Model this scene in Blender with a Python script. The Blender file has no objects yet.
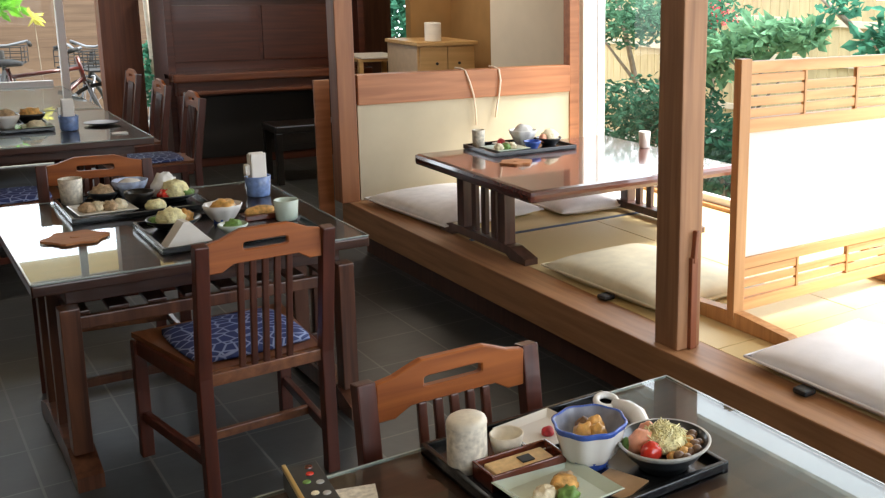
import bpy, bmesh, math, random
from mathutils import Vector, Matrix, noise
random.seed(7)
S = bpy.context.scene
COL = S.collection
PI = math.pi
# ------------------------------------------------------------------ materials
def new_mat(name):
    m = bpy.data.materials.new(name); m.use_nodes = True
    nt = m.node_tree
    return m, nt, nt.nodes['Principled BSDF']
def plain(name, col, rough=.5, spec=.5, coat=0, metal=0, var=0, vscale=20, trans=0, bump=0):
    m, nt, b = new_mat(name)
    b.inputs['Base Color'].default_value = (*col, 1); b.inputs['Roughness'].default_value = rough
    b.inputs['Specular IOR Level'].default_value = spec; b.inputs['Metallic'].default_value = metal
    b.inputs['Coat Weight'].default_value = coat; b.inputs['Coat Roughness'].default_value = .06
    if var or bump:
        tc = nt.nodes.new('ShaderNodeTexCoord'); n = nt.nodes.new('ShaderNodeTexNoise')
        n.inputs['Scale'].default_value = vscale; n.inputs['Detail'].default_value = 5
        nt.links.new(tc.outputs['Object'], n.inputs['Vector'])
        if var:
            r = nt.nodes.new('ShaderNodeValToRGB')
            r.color_ramp.elements[0].position = .3; r.color_ramp.elements[1].position = .7
            r.color_ramp.elements[0].color = (*[c*(1-var) for c in col], 1)
            r.color_ramp.elements[1].color = (*[min(1, c*(1+var)) for c in col], 1)
            nt.links.new(n.outputs['Fac'], r.inputs['Fac']); nt.links.new(r.outputs['Color'], b.inputs['Base Color'])
        if bump:
            bp = nt.nodes.new('ShaderNodeBump'); bp.inputs['Strength'].default_value = bump; bp.inputs['Distance'].default_value = .01
            nt.links.new(n.outputs['Fac'], bp.inputs['Height']); nt.links.new(bp.outputs['Normal'], b.inputs['Normal'])
    return m
def wood(name, light, dark, axis=2, rough=.4, coat=0, fine=28, along=1.6):
    m, nt, b = new_mat(name)
    tc = nt.nodes.new('ShaderNodeTexCoord'); mp = nt.nodes.new('ShaderNodeMapping')
    sc = [fine]*3; sc[axis] = along
    mp.inputs['Scale'].default_value = sc
    n = nt.nodes.new('ShaderNodeTexNoise'); n.inputs['Scale'].default_value = 1; n.inputs['Detail'].default_value = 6
    n.inputs['Distortion'].default_value = .6
    r = nt.nodes.new('ShaderNodeValToRGB'); e = r.color_ramp.elements
    e[0].position = .32; e[1].position = .68; e[0].color = (*dark, 1); e[1].color = (*light, 1)
    L = nt.links.new
    L(tc.outputs['Object'], mp.inputs['Vector']); L(mp.outputs['Vector'], n.inputs['Vector'])
    L(n.outputs['Fac'], r.inputs['Fac']); L(r.outputs['Color'], b.inputs['Base Color'])
    b.inputs['Roughness'].default_value = rough; b.inputs['Coat Weight'].default_value = coat; b.inputs['Coat Roughness'].default_value = .05
    return m
def glass_mat(name, tint=(1, 1, 1), ior=1.45):
    m, nt, b = new_mat(name); nt.nodes.remove(b)
    o = nt.nodes['Material Output']; t = nt.nodes.new('ShaderNodeBsdfTransparent'); g = nt.nodes.new('ShaderNodeBsdfGlossy')
    f = nt.nodes.new('ShaderNodeFresnel'); mx = nt.nodes.new('ShaderNodeMixShader')
    t.inputs['Color'].default_value = (*tint, 1); g.inputs['Roughness'].default_value = .015; f.inputs['IOR'].default_value = ior
    L = nt.links.new
    ge = nt.nodes.new('ShaderNodeNewGeometry'); mt = nt.nodes.new('ShaderNodeMath'); mt.operation = 'SUBTRACT'; mt.inputs[0].default_value = 1
    mu = nt.nodes.new('ShaderNodeMath'); mu.operation = 'MULTIPLY'
    L(ge.outputs['Backfacing'], mt.inputs[1]); L(f.outputs[0], mu.inputs[0]); L(mt.outputs[0], mu.inputs[1])
    L(mu.outputs[0], mx.inputs[0]); L(t.outputs[0], mx.inputs[1]); L(g.outputs[0], mx.inputs[2]); L(mx.outputs[0], o.inputs['Surface'])
    return m
def paper_mat(name, col, tr=.5):
    m, nt, b = new_mat(name); nt.nodes.remove(b)
    o = nt.nodes['Material Output']; d = nt.nodes.new('ShaderNodeBsdfDiffuse'); t = nt.nodes.new('ShaderNodeBsdfTranslucent'); mx = nt.nodes.new('ShaderNodeMixShader')
    d.inputs['Color'].default_value = (*col, 1); t.inputs['Color'].default_value = (*col, 1); mx.inputs[0].default_value = tr
    L = nt.links.new
    L(d.outputs[0], mx.inputs[1]); L(t.outputs[0], mx.inputs[2]); L(mx.outputs[0], o.inputs['Surface'])
    return m
def leaf_mat(name, col, var=.35):
    m, nt, b = new_mat(name); nt.nodes.remove(b)
    o = nt.nodes['Material Output']; d = nt.nodes.new('ShaderNodeBsdfDiffuse'); t = nt.nodes.new('ShaderNodeBsdfTranslucent'); mx = nt.nodes.new('ShaderNodeMixShader')
    tc = nt.nodes.new('ShaderNodeTexCoord'); n = nt.nodes.new('ShaderNodeTexNoise'); n.inputs['Scale'].default_value = 9
    r = nt.nodes.new('ShaderNodeValToRGB'); e = r.color_ramp.elements
    e[0].position = .35; e[1].position = .65
    e[0].color = (*[c*(1-var) for c in col], 1); e[1].color = (*[min(1, c*(1+var)) for c in col], 1)
    L = nt.links.new
    L(tc.outputs['Object'], n.inputs['Vector']); L(n.outputs['Fac'], r.inputs['Fac'])
    for s in (d, t): L(r.outputs['Color'], s.inputs['Color'])
    mx.inputs[0].default_value = .35
    L(d.outputs[0], mx.inputs[1]); L(t.outputs[0], mx.inputs[2]); L(mx.outputs[0], o.inputs['Surface'])
    return m
def floor_mat():
    m, nt, b = new_mat('slate_tile')
    tc = nt.nodes.new('ShaderNodeTexCoord'); br = nt.nodes.new('ShaderNodeTexBrick'); n = nt.nodes.new('ShaderNodeTexNoise'); mx = nt.nodes.new('ShaderNodeMix')
    mx.data_type = 'RGBA'; mx.blend_type = 'MULTIPLY'; mx.inputs['Factor'].default_value = .8
    br.offset = 0; br.inputs['Scale'].default_value = 1; br.inputs['Brick Width'].default_value = .332; br.inputs['Row Height'].default_value = .332
    br.inputs['Mortar Size'].default_value = .0045; br.inputs['Mortar Smooth'].default_value = .2
    br.inputs['Color1'].default_value = (.036, .040, .041, 1); br.inputs['Color2'].default_value = (.066, .071, .073, 1); br.inputs['Mortar'].default_value = (.13, .13, .125, 1)
    n.inputs['Scale'].default_value = 7; n.inputs['Detail'].default_value = 8
    r = nt.nodes.new('ShaderNodeValToRGB'); r.color_ramp.elements[0].color = (.45, .45, .45, 1); r.color_ramp.elements[1].color = (1.3, 1.3, 1.3, 1)
    bp = nt.nodes.new('ShaderNodeBump'); bp.inputs['Strength'].default_value = .25; bp.inputs['Distance'].default_value = .01
    L = nt.links.new
    L(tc.outputs['Object'], br.inputs['Vector']); L(tc.outputs['Object'], n.inputs['Vector']); L(n.outputs['Fac'], r.inputs['Fac'])
    L(br.outputs['Color'], mx.inputs['A']); L(r.outputs['Color'], mx.inputs['B']); L(mx.outputs['Result'], b.inputs['Base Color'])
    L(n.outputs['Fac'], bp.inputs['Height']); L(bp.outputs['Normal'], b.inputs['Normal'])
    b.inputs['Roughness'].default_value = .42
    return m
def indigo_mat():
    m, nt, b = new_mat('indigo_print')
    tc = nt.nodes.new('ShaderNodeTexCoord'); v = nt.nodes.new('ShaderNodeTexVoronoi'); v.inputs['Scale'].default_value = 22; v.feature = 'DISTANCE_TO_EDGE'
    r = nt.nodes.new('ShaderNodeValToRGB'); e = r.color_ramp.elements
    e[0].position = .045; e[0].color = (.25, .31, .52, 1); e[1].position = .09; e[1].color = (.018, .035, .15, 1)
    L = nt.links.new
    L(tc.outputs['Object'], v.inputs['Vector']); L(v.outputs['Distance'], r.inputs['Fac']); L(r.outputs['Color'], b.inputs['Base Color'])
    b.inputs['Roughness'].default_value = .7
    return m
def tatami_mat_mat():
    m, nt, b = new_mat('tatami_rush')
    tc = nt.nodes.new('ShaderNodeTexCoord'); w = nt.nodes.new('ShaderNodeTexWave'); w.bands_direction = 'Y'; w.inputs['Scale'].default_value = 60; w.inputs['Distortion'].default_value = .4
    r = nt.nodes.new('ShaderNodeValToRGB'); e = r.color_ramp.elements
    e[0].color = (.60, .45, .22, 1); e[1].color = (.74, .58, .30, 1)
    L = nt.links.new
    L(tc.outputs['Object'], w.inputs['Vector']); L(w.outputs['Fac'], r.inputs['Fac']); L(r.outputs['Color'], b.inputs['Base Color'])
    b.inputs['Roughness'].default_value = .6
    return m

M = dict(
    floor=floor_mat(), indigo=indigo_mat(), tatami=tatami_mat_mat(),
    heri=plain('border_cloth', (.10, .13, .20), .8, var=.2, vscale=90),
    chair=wood('chair_wood', (.11, .026, .014), (.055, .014, .008), 2, .38, .2),
    crest=wood('crest_wood', (.42, .125, .026), (.25, .065, .014), 0, .42, .0),
    spind=wood('spindle_wood', (.11, .034, .018), (.06, .018, .011), 2, .36, .25),
    seatw=wood('seat_wood', (.26, .10, .04), (.14, .05, .022), 1, .35, .3),
    table=wood('table_wood', (.085, .036, .022), (.040, .017, .012), 0, .3, .3),
    tleg=wood('trestle_wood', (.16, .065, .034), (.060, .022, .014), 2, .32, .2),
    lacq=wood('lacquer_wood', (.15, .045, .034), (.08, .024, .022), 0, .16, 1),
    lacqleg=wood('lowleg_wood', (.10, .045, .03), (.05, .022, .016), 2, .4, .2),
    beam=wood('beam_wood', (.42, .215, .10), (.27, .125, .052), 1, .5),
    post=wood('post_wood', (.42, .215, .105), (.26, .12, .055), 2, .55),
    lpost=wood('hall_post_wood', (.34, .135, .052), (.22, .08, .03), 2, .5),
    rail=wood('rail_wood', (.44, .175, .07), (.30, .11, .042), 0, .45),
    dpost=wood('dark_post_wood', (.30, .095, .035), (.17, .05, .02), 2, .5),
    strip=wood('strip_wood', (.28, .085, .035), (.17, .05, .02), 2, .45),
    cedar=wood('cedar', (.72, .40, .17), (.52, .26, .095), 0, .5),
    cedarv=wood('cedar_upright', (.60, .32, .13), (.42, .20, .075), 2, .5),
    piano=wood('piano_wood', (.115, .030, .015), (.065, .018, .010), 0, .45, .08),
    pianol=wood('piano_lid_wood', (.24, .085, .045), (.14, .045, .026), 0, .25, .5),
    black=plain('black_lacquer', (.012, .011, .011), .28, coat=.15),
    blackm=plain('matt_black', (.012, .012, .013), .6),
    tray=plain('tray_lacquer', (.010, .011, .014), .22, coat=.25),
    oak=wood('pale_oak', (.72, .47, .21), (.60, .37, .15), 0, .45),
    oaks=plain('pale_side_panel', (.62, .47, .32), .5, var=.06),
    plaster=plain('beige_plaster', (.50, .435, .315), .9, var=.05, vscale=6),
    plasterw=plain('pale_plaster', (.74, .66, .54), .9, var=.04, vscale=4),
    ochre=plain('ochre_plaster', (.42, .25, .10), .9, var=.08, vscale=5),
    wall=plain('room_plaster', (.26, .20, .14), .9, var=.05, vscale=4),
    ceil=wood('ceiling_board', (.56, .45, .33), (.48, .38, .27), 1, .6, fine=6),
    brownwall=wood('brown_panel', (.115, .045, .025), (.07, .026, .015), 2, .5),
    glass=glass_mat('window_glass', (1, 1, 1), 1.22), tglass=glass_mat('table_glass', (.92, .95, .93), 1.5),
    gedge=plain('glass_edge', (.34, .39, .38), .15, coat=.5),
    white=plain('white_paint', (.82, .82, .82), .4),
    paper=paper_mat('shoji_paper', (.93, .92, .89), .45),
    paperw=paper_mat('thin_white_paper', (.95, .95, .95), .75),
    eave_reflect=paper_mat('reflected_khaki', (.62, .52, .32), .5),  # translucent khaki of the added sheet mirrored in the table glass
    cush=plain('cushion_linen', (.86, .83, .83), .85, var=.08, vscale=14, bump=.15),
    cushw=plain('cushion_white', (.80, .78, .80), .85, var=.05, vscale=9, bump=.15),
    cushy=plain('cushion_straw', (.72, .66, .50), .85, var=.08, vscale=14, bump=.15),
    porc=plain('porcelain', (.80, .80, .78), .18, coat=.4),
    ivory=plain('ivory_glaze', (.74, .68, .56), .35, var=.10, vscale=60),
    mottled=plain('mottled_glaze', (.70, .65, .55), .4, var=.30, vscale=75),
    celad=plain('celadon_glaze', (.58, .68, .60), .18, coat=.4, var=.05),
    bluegl=plain('cobalt_glaze', (.05, .12, .50), .2, coat=.4, var=.3, vscale=40),
    bluecup=plain('blue_cup_glaze', (.16, .25, .50), .25, coat=.3, var=.3, vscale=40),
    greygl=plain('blue_grey_glaze', (.30, .33, .42), .25, coat=.3, var=.15, vscale=50),
    palebl=plain('pale_blue_glaze', (.45, .55, .78), .2, coat=.4, var=.25, vscale=50),
    darkbowl=plain('dark_stoneware', (.022, .026, .030), .3, coat=.3, var=.3, vscale=50),
    rim=plain('grey_rim_glaze', (.42, .42, .40), .3, coat=.3),
    redlac=wood('red_brown_lacquer', (.16, .035, .018), (.09, .02, .012), 0, .22, .6),
    cracker=plain('cracker', (.72, .50, .25), .6, var=.15, vscale=70),
    nori=plain('nori', (.012, .014, .012), .6),
    ume=plain('pickled_plum', (.55, .035, .05), .35, var=.3, vscale=90),
    tomato=plain('tomato', (.62, .035, .02), .2, coat=.4),
    salmon=plain('pink_ham', (.80, .36, .22), .45, var=.2, vscale=60),
    slaw=plain('potato_salad', (.82, .76, .42), .6, var=.18, vscale=70, bump=.6),
    fry=plain('fried_batter', (.72, .40, .12), .6, var=.4, vscale=55, bump=.6),
    simmer=plain('simmered_root', (.66, .36, .10), .4, coat=.3, var=.35, vscale=60),
    bean=plain('brown_bean', (.20, .11, .06), .35, coat=.3, var=.4, vscale=80),
    fish=plain('grilled_fish', (.50, .36, .22), .5, var=.4, vscale=50, bump=.6),
    green=plain('green_leaf_food', (.16, .30, .07), .5, var=.35, vscale=60),
    rice=plain('cream_food', (.80, .72, .52), .6, var=.15, vscale=70, bump=.6),
    napkin=plain('white_napkin', (.86, .84, .80), .85, var=.04),
    tan=plain('tan_paper', (.52, .33, .18), .7, var=.10, vscale=30),
    leafw=wood('leaf_coaster_wood', (.56, .25, .10), (.40, .16, .06), 0, .6),
    gold=plain('gold_trim', (.78, .56, .22), .3, metal=.7),
    cord=plain('cream_cord', (.80, .66, .52), .8),
    steel=plain('bike_steel', (.22, .23, .25), .4, metal=.7),
    bikered=plain('bike_maroon', (.09, .016, .012), .3, coat=.4),
    rubber=plain('tyre_rubber', (.02, .02, .02), .7),
    fencew=wood('bamboo_fence', (.50, .42, .24), (.38, .31, .17), 2, .7, fine=14),
    fencer=plain('fence_rail', (.55, .49, .38), .7, var=.08),
    fenceb=wood('brown_fence', (.125, .078, .046), (.075, .043, .024), 0, .7),
    gravel=plain('garden_gravel', (.30, .30, .25), .9, var=.25, vscale=30),
    bark=plain('bark', (.20, .17, .13), .9, var=.3, vscale=20),
    pbark=plain('pale_bark', (.50, .47, .40), .9, var=.25, vscale=14),
    leafd=leaf_mat('leaf_dark', (.035, .10, .065)), leafm=leaf_mat('leaf_mid', (.06, .15, .09)),
    leafb=leaf_mat('leaf_bright', (.12, .25, .14)), leafy=leaf_mat('leaf_lime', (.20, .55, .05)), leafyl=leaf_mat('leaf_yellow', (.78, .72, .15)),
    leaft=leaf_mat('leaf_teal', (.06, .20, .13)), petal=leaf_mat('petal_red', (.75, .12, .16)),
    metalb=plain('dark_bin', (.03, .05, .05), .3, coat=.3),
)
# ------------------------------------------------------------------ mesh helpers
def B(): return bmesh.new()
def box(bm, x0, x1, y0, y1, z0, z1, bev=.004, rot=None, piv=None):
    r = bmesh.ops.create_cube(bm, size=1); vs = r['verts']
    for v in vs: v.co = Vector(((x0+x1)/2+v.co.x*(x1-x0), (y0+y1)/2+v.co.y*(y1-y0), (z0+z1)/2+v.co.z*(z1-z0)))
    es = list({e for v in vs for e in v.link_edges}); out = vs
    if bev:
        b = min(bev, .45*min(x1-x0, y1-y0, z1-z0))
        rr = bmesh.ops.bevel(bm, geom=es, offset=b, segments=2, profile=.6, affect='EDGES')
        out = list({v for f in rr['faces'] for v in f.verts})
    if rot is not None:
        bmesh.ops.rotate(bm, verts=out, cent=piv or ((x0+x1)/2, (y0+y1)/2, (z0+z1)/2), matrix=rot)
    return bm
def bar(bm, a, b, w, d, up=(0, 0, 1), bev=.004):
    """rectangular bar from a to b; w along side, d along the other"""
    a, b = Vector(a), Vector(b); t = (b-a).normalized(); u = Vector(up)
    s = t.cross(u)
    if s.length < 1e-4: s = t.cross(Vector((0, 1, 0)))
    s.normalize(); n = s.cross(t)
    L = (b-a).length; t2 = B(); box(t2, -w/2, w/2, -d/2, d/2, 0, L, bev)
    mat = Matrix((( s.x, n.x, t.x, a.x), (s.y, n.y, t.y, a.y), (s.z, n.z, t.z, a.z), (0, 0, 0, 1)))
    me = bpy.data.meshes.new('t'); t2.transform(mat); t2.to_mesh(me); bm.from_mesh(me); bpy.data.meshes.remove(me); t2.free()
    return bm
def tube(bm, pts, r, seg=8, closed=False):
    pts = [Vector(p) for p in pts]; rings = []; n = len(pts); N = None
    for i, p in enumerate(pts):
        if closed: t = pts[(i+1) % n]-pts[i-1]
        else: t = pts[min(i+1, n-1)]-pts[max(i-1, 0)]
        t.normalize()
        if N is None:
            N = t.orthogonal().normalized()
        else:
            N = (N-t*N.dot(t)).normalized()
        Bn = t.cross(N); rr = r[i] if isinstance(r, (list, tuple)) else r
        rings.append([bm.verts.new(p+(N*math.cos(k*2*PI/seg)+Bn*math.sin(k*2*PI/seg))*rr) for k in range(seg)])
    for i in range(n if closed else n-1):
        A, C = rings[i], rings[(i+1) % n]
        for k in range(seg): bm.faces.new((A[k], A[(k+1) % seg], C[(k+1) % seg], C[k]))
    if not closed:
        bm.faces.new(rings[0][::-1]); bm.faces.new(rings[-1])
    return bm
def lathe(bm, prof, seg=32, fr=None, c=(0, 0)):
    """prof list of (r,z); fr(angle) multiplies radius"""
    rings = []
    for r, z in prof:
        if r < 1e-5: rings.append([bm.verts.new((c[0], c[1], z))]); continue
        rings.append([bm.verts.new((c[0]+r*(fr(k*2*PI/seg) if fr else 1)*math.cos(k*2*PI/seg), c[1]+r*(fr(k*2*PI/seg) if fr else 1)*math.sin(k*2*PI/seg), z)) for k in range(seg)])
    for A, C in zip(rings, rings[1:]):
        for k in range(seg):
            j = (k+1) % seg
            if len(A) == 1 and len(C) == 1: continue
            if len(A) == 1: bm.faces.new((A[0], C[j], C[k]))
            elif len(C) == 1: bm.faces.new((A[k], A[j], C[0]))
            else: bm.faces.new((A[k], A[j], C[j], C[k]))
    bmesh.ops.recalc_face_normals(bm, faces=bm.faces)
    return bm
def blob(bm, c, s, seed=0, amp=.18, freq=2.2, sub=3, flat=True):
    t2 = B(); bmesh.ops.create_icosphere(t2, subdivisions=sub, radius=1)
    off = Vector((seed*3.1, seed*1.7, seed*.9))
    for v in t2.verts:
        k = 1+amp*noise.noise(v.co*freq+off)+amp*.5*noise.noise(v.co*freq*2.7+off)
        p = v.co*k
        if flat and p.z < -.35: p.z = -.35
        v.co = Vector((c[0]+p.x*s[0], c[1]+p.y*s[1], c[2]+(p.z+(.35 if flat else 0))*s[2]))
    me = bpy.data.meshes.new('t'); t2.to_mesh(me); bm.from_mesh(me); bpy.data.meshes.remove(me); t2.free()
    return bm
def prism(bm, outer, hole=None, d0=0, d1=.02, plane='XZ'):
    """extruded outline with an optional hole (outer and hole have the same count when a hole is given)"""
    def P(u, v, d): return Vector((u, d, v)) if plane == 'XZ' else (Vector((u, v, d)) if plane == 'XY' else Vector((d, u, v)))
    n = len(outer)
    o0 = [bm.verts.new(P(u, v, d0)) for u, v in outer]; o1 = [bm.verts.new(P(u, v, d1)) for u, v in outer]
    for i in range(n): bm.faces.new((o0[i], o0[(i+1) % n], o1[(i+1) % n], o1[i]))
    if hole:
        h0 = [bm.verts.new(P(u, v, d0)) for u, v in hole]; h1 = [bm.verts.new(P(u, v, d1)) for u, v in hole]
        for i in range(n):
            j = (i+1) % n
            bm.faces.new((h1[i], h1[j], h0[j], h0[i])); bm.faces.new((o0[j], o0[i], h0[i], h0[j])); bm.faces.new((o1[i], o1[j], h1[j], h1[i]))
    else:
        bm.faces.new(o0[::-1]); bm.faces.new(o1)
    bmesh.ops.recalc_face_normals(bm, faces=bm.faces)
    return bm
def fin(bm, name, mat, parent=None, smooth=False, loc=None, rz=0, label=None):
    me = bpy.data.meshes.new(name); bmesh.ops.recalc_face_normals(bm, faces=bm.faces) if smooth == 'fix' else None
    bm.to_mesh(me); bm.free()
    me.materials.append(M[mat] if isinstance(mat, str) else mat)
    if smooth: me.shade_smooth()
    o = bpy.data.objects.new(name, me); COL.objects.link(o)
    if parent: o.parent = parent
    if loc: o.location = loc
    o.rotation_euler.z = rz
    if label: o['label'] = label
    return o
def thing(name, label, cat, loc=(0, 0, 0), rz=0, group=None):
    o = bpy.data.objects.new(name, None); COL.objects.link(o); o.empty_display_size = .1
    o.location = loc; o.rotation_euler.z = rz; o['label'] = label; o['category'] = cat
    if group: o['group'] = group
    return o
def tag(o, label, cat, group=None):
    o['label'] = label; o['category'] = cat
    if group: o['group'] = group
    return o
def struct(bm, name, mat, parent=None):
    o = fin(bm, name, mat, parent)
    if not parent: o['kind'] = 'structure'
    return o
def dup(root, label, loc, rz=0, scale=(1, 1, 1)):
    r = root.copy(); COL.objects.link(r); r.location = loc; r.rotation_euler = (0, 0, rz); r.scale = scale; r['label'] = label
    for ch in list(root.children):
        c = ch.copy(); COL.objects.link(c); c.parent = r
        for g in ch.children:
            d = g.copy(); COL.objects.link(d); d.parent = c
    return r
def bx(*a, **k): return box(B(), *a, **k)

# ------------------------------------------------------------------ room shell
struct(bx(-2, 4.0, -1.6, 10.1, -.1, 0, bev=0), 'floor', 'floor')
struct(bx(-2, 4.35, -1.6, 10.1, 2.7, 2.8, bev=0), 'ceiling', 'ceil')
struct(bx(-2.1, -2, -1.6, 10.1, 0, 2.7, bev=0), 'wall_left', 'wall')
# wall behind the camera with a wide window
struct(bx(-2, 4.05, -1.7, -1.6, 0, .6, bev=0), 'wall_rear', 'wall')
struct(bx(-2, 4.05, -1.7, -1.6, 2.5, 2.7, bev=0), 'wall_rear_lintel', 'wall')
struct(bx(-2, .9, -1.7, -1.6, .6, 2.5, bev=0), 'wall_rear_left', 'wall')
wf = B(); box(wf, .9, 4.05, -1.68, -1.64, .6, .64); box(wf, .9, 4.05, -1.68, -1.64, 2.46, 2.5)
for x in (.92, 2.4, 3.97): box(wf, x-.02, x+.02, -1.68, -1.64, .64, 2.46)
w4 = fin(wf, 'window_4', 'white'); w4['kind'] = 'structure'
for a, b in ((.94, 2.38), (2.42, 3.95)): fin(bx(a, b, -1.663, -1.657, .64, 2.46, bev=0), 'window_pane', 'glass', w4)
# far wall: open glass at the left, dark panel behind the piano, small window, more panel
struct(bx(-2, 4.95, 10.0, 10.1, 2.5, 2.7, bev=0), 'wall_far_lintel', 'plaster')
struct(bx(-2, -.8, 10.0, 10.1, 0, 2.5, bev=0), 'wall_far_left', 'brownwall')
struct(bx(2.26, 4.40, 10.0, 10.1, 0, 2.5, bev=0), 'wall_far', 'brownwall')
struct(bx(4.78, 4.95, 10.0, 10.1, 0, 2.5, bev=0), 'wall_far_end', 'ochre')
struct(bx(4.40, 4.78, 10.0, 10.1, 0, .85, bev=0), 'wall_far_sill', 'brownwall')
# right side along the garden window
struct(bx(3.95, 4.05, -1.6, 5.76, 2.5, 2.7, bev=0), 'wall_right_lintel', 'plaster')
struct(bx(3.95, 4.05, -1.6, .3, 0, 2.5, bev=0), 'wall_right', 'plaster')
struct(bx(3.92, 4.05, .3, 5.6, 0, .37, bev=.004), 'trim_1', 'cedarv')
struct(bx(3.95, 4.05, 5.76, 7.05, 0, 2.7, bev=.003), 'wall_right_return', 'plasterw')
struct(bx(4.05, 4.35, 6.95, 7.05, 0, 2.7, bev=0), 'wall_alcove', 'plaster')
struct(bx(4.25, 4.35, 7.05, 8.3, 0, 2.7, bev=0), 'wall_alcove_side', 'ochre')
struct(bx(3.86, 4.95, 8.3, 8.4, 0, 2.7, bev=.003), 'wall_ochre', 'ochre')
struct(bx(4.85, 4.95, 8.4, 10.0, 0, 2.7, bev=0), 'wall_right_far', 'ochre')
struct(bx(4.0, 4.95, 7.05, 10.0, -.1, 0, bev=0), 'floor_alcove', 'floor')
struct(bx(4.35, 4.95, 8.3, 10.1, 2.7, 2.8, bev=0), 'ceiling_alcove', 'ceil')

# garden window (right)
wf = B()
box(wf, 3.96, 4.0, .3, 5.6, .37, .415); box(wf, 3.96, 4.0, .3, 5.6, 2.45, 2.5)
for y in (.32, 2.55, 4.62, 5.585): box(wf, 3.96, 4.0, y-.015, y+.015, .41, 2.46)
w1 = fin(wf, 'window_1', 'white'); w1['kind'] = 'structure'
for a, b in ((.335, 2.535), (2.565, 4.605), (4.635, 5.57)):
    fin(bx(3.977, 3.983, a, b, .415, 2.45, bev=0), 'window_pane', 'glass', w1)
# far window (left) with white sash
wf = B()
box(wf, -.79, 1.80, 10.02, 10.07, 2.44, 2.5); box(wf, -.79, 1.33, 10.02, 10.07, .66, .735); box(wf, -.79, -.73, 10.02, 10.07, .02, 2.46)
box(wf, 1.395, 1.455, 10.0, 10.06, .02, 2.46); box(wf, .30, .36, 10.02, 10.07, .02, 2.46)
w2 = fin(wf, 'window_2', 'white'); w2['kind'] = 'structure'
for a, b in ((-.73, .30), (.36, 1.395)):
    fin(bx(a, b, 10.04, 10.046, .735, 2.44, bev=0), 'window_pane', 'glass', w2)
    fin(bx(a, b, 10.03, 10.055, .02, .66, bev=0), 'light_block', 'brownwall', w2, label='dark brown panel added to block low light')  # solid infill added under the sash to keep low light off the floor
struct(bx(-3, 2.4, 10.1, 11.3, 2.56, 2.60, bev=0), 'reflection_eave', 'eave_reflect')  # unseen sheet added outside so the middle tabletop mirrors a khaki tone
# small far window
wf = B(); box(wf, 4.40, 4.78, 10.0, 10.05, .85, .88); box(wf, 4.40, 4.43, 10.0, 10.05, .88, 2.5); box(wf, 4.75, 4.78, 10.0, 10.05, .88, 2.5)
w3 = fin(wf, 'window_3', 'brownwall'); w3['kind'] = 'structure'
fin(bx(4.43, 4.75, 10.02, 10.026, .88, 2.5, bev=0), 'window_pane', 'glass', w3)
# timber posts
def post(name, label, x0, x1, y0, y1, z0, z1, mat, bev=.006):
    return tag(fin(bx(x0, x1, y0, y1, z0, z1, bev=bev), name, mat), label, 'post')
P1 = post('timber_post', 'thick square timber post rising from the platform edge, closest to the near table', 2.25, 2.358, 2.665, 2.80, .35, 2.7, 'post')
sb = B(); box(sb, 2.298, 2.328, 2.647, 2.668, .352, .70, .003); bar(sb, (2.312, 2.657, .68), (2.322, 2.657, .80), .026, .016)
fin(sb, 'jamb_strip', 'strip', P1, label='reddish narrow strip fixed to the foot of the post')
post('timber_post', 'reddish square post at the far platform corner, left end of the low wall', 2.172, 2.282, 5.68, 5.80, .35, 2.7, 'lpost')
post('timber_post', 'slim reddish post at the right end of the low wall beside the garden window', 3.80, 3.88, 5.70, 5.78, .35, 2.7, 'rail')
post('timber_post', 'broad orange-brown post beside the bicycles window, left of the row of chairs', 1.66, 1.97, 9.62, 9.80, 0, 2.7, 'dpost')
post('timber_post', 'narrow brown post between the slit of greenery and the piano', 2.10, 2.27, 9.45, 9.60, 0, 2.7, 'dpost')
tag(fin(bx(2.15, 2.245, 6.0, 6.02, 0, 1.055, bev=.003), 'upright_board', 'rail'), 'pale brown upright board just left of the far platform post', 'board')

# ------------------------------------------------------------------ raised platform
struct(bx(2.36, 3.95, .1, 5.80, 0, .30, bev=0), 'floor_platform', 'brownwall')
tag(fin(bx(2.215, 2.39, .1, 5.80, .19, .35, bev=.006), 'edge_beam', 'beam'), 'long timber beam along the front edge of the tatami platform', 'beam')
def mat_(x0, x1, y0, y1, label, edges):
    t = thing('tatami_mat', label, 'tatami mat', ((x0+x1)/2, (y0+y1)/2, .30), 0, 'tatami mats on the platform')
    w, d = (x1-x0)/2-.001, (y1-y0)/2-.001
    fin(bx(-w, w, -d, d, .001, .048, bev=.003), 'rush_surface', 'tatami', t)
    for e in edges:
        y = d-.014 if e == 'far' else -d+.014
        if e in ('far', 'near'): fin(bx(-w, w, y-.014, y+.014, .044, .0505, bev=.001), 'cloth_border', 'heri', t)
        else:
            x = w-.012 if e == 'right' else -w+.012
            fin(bx(x-.012, x+.012, -d, d, .044, .0505, bev=.001), 'cloth_border', 'heri', t)
mat_(2.392, 3.918, 4.50, 5.795, 'tatami mat at the far end of the platform against the low wall', ('near',))
mat_(2.392, 3.17, 2.60, 4.498, 'tatami mat between the thick post and the low table', ())
mat_(3.172, 3.918, 2.60, 4.498, 'tatami mat under the window, right of the thick post', ())
mat_(2.392, 3.918, .1, 2.598, 'tatami mat in front of the latticed screen', ())

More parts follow.
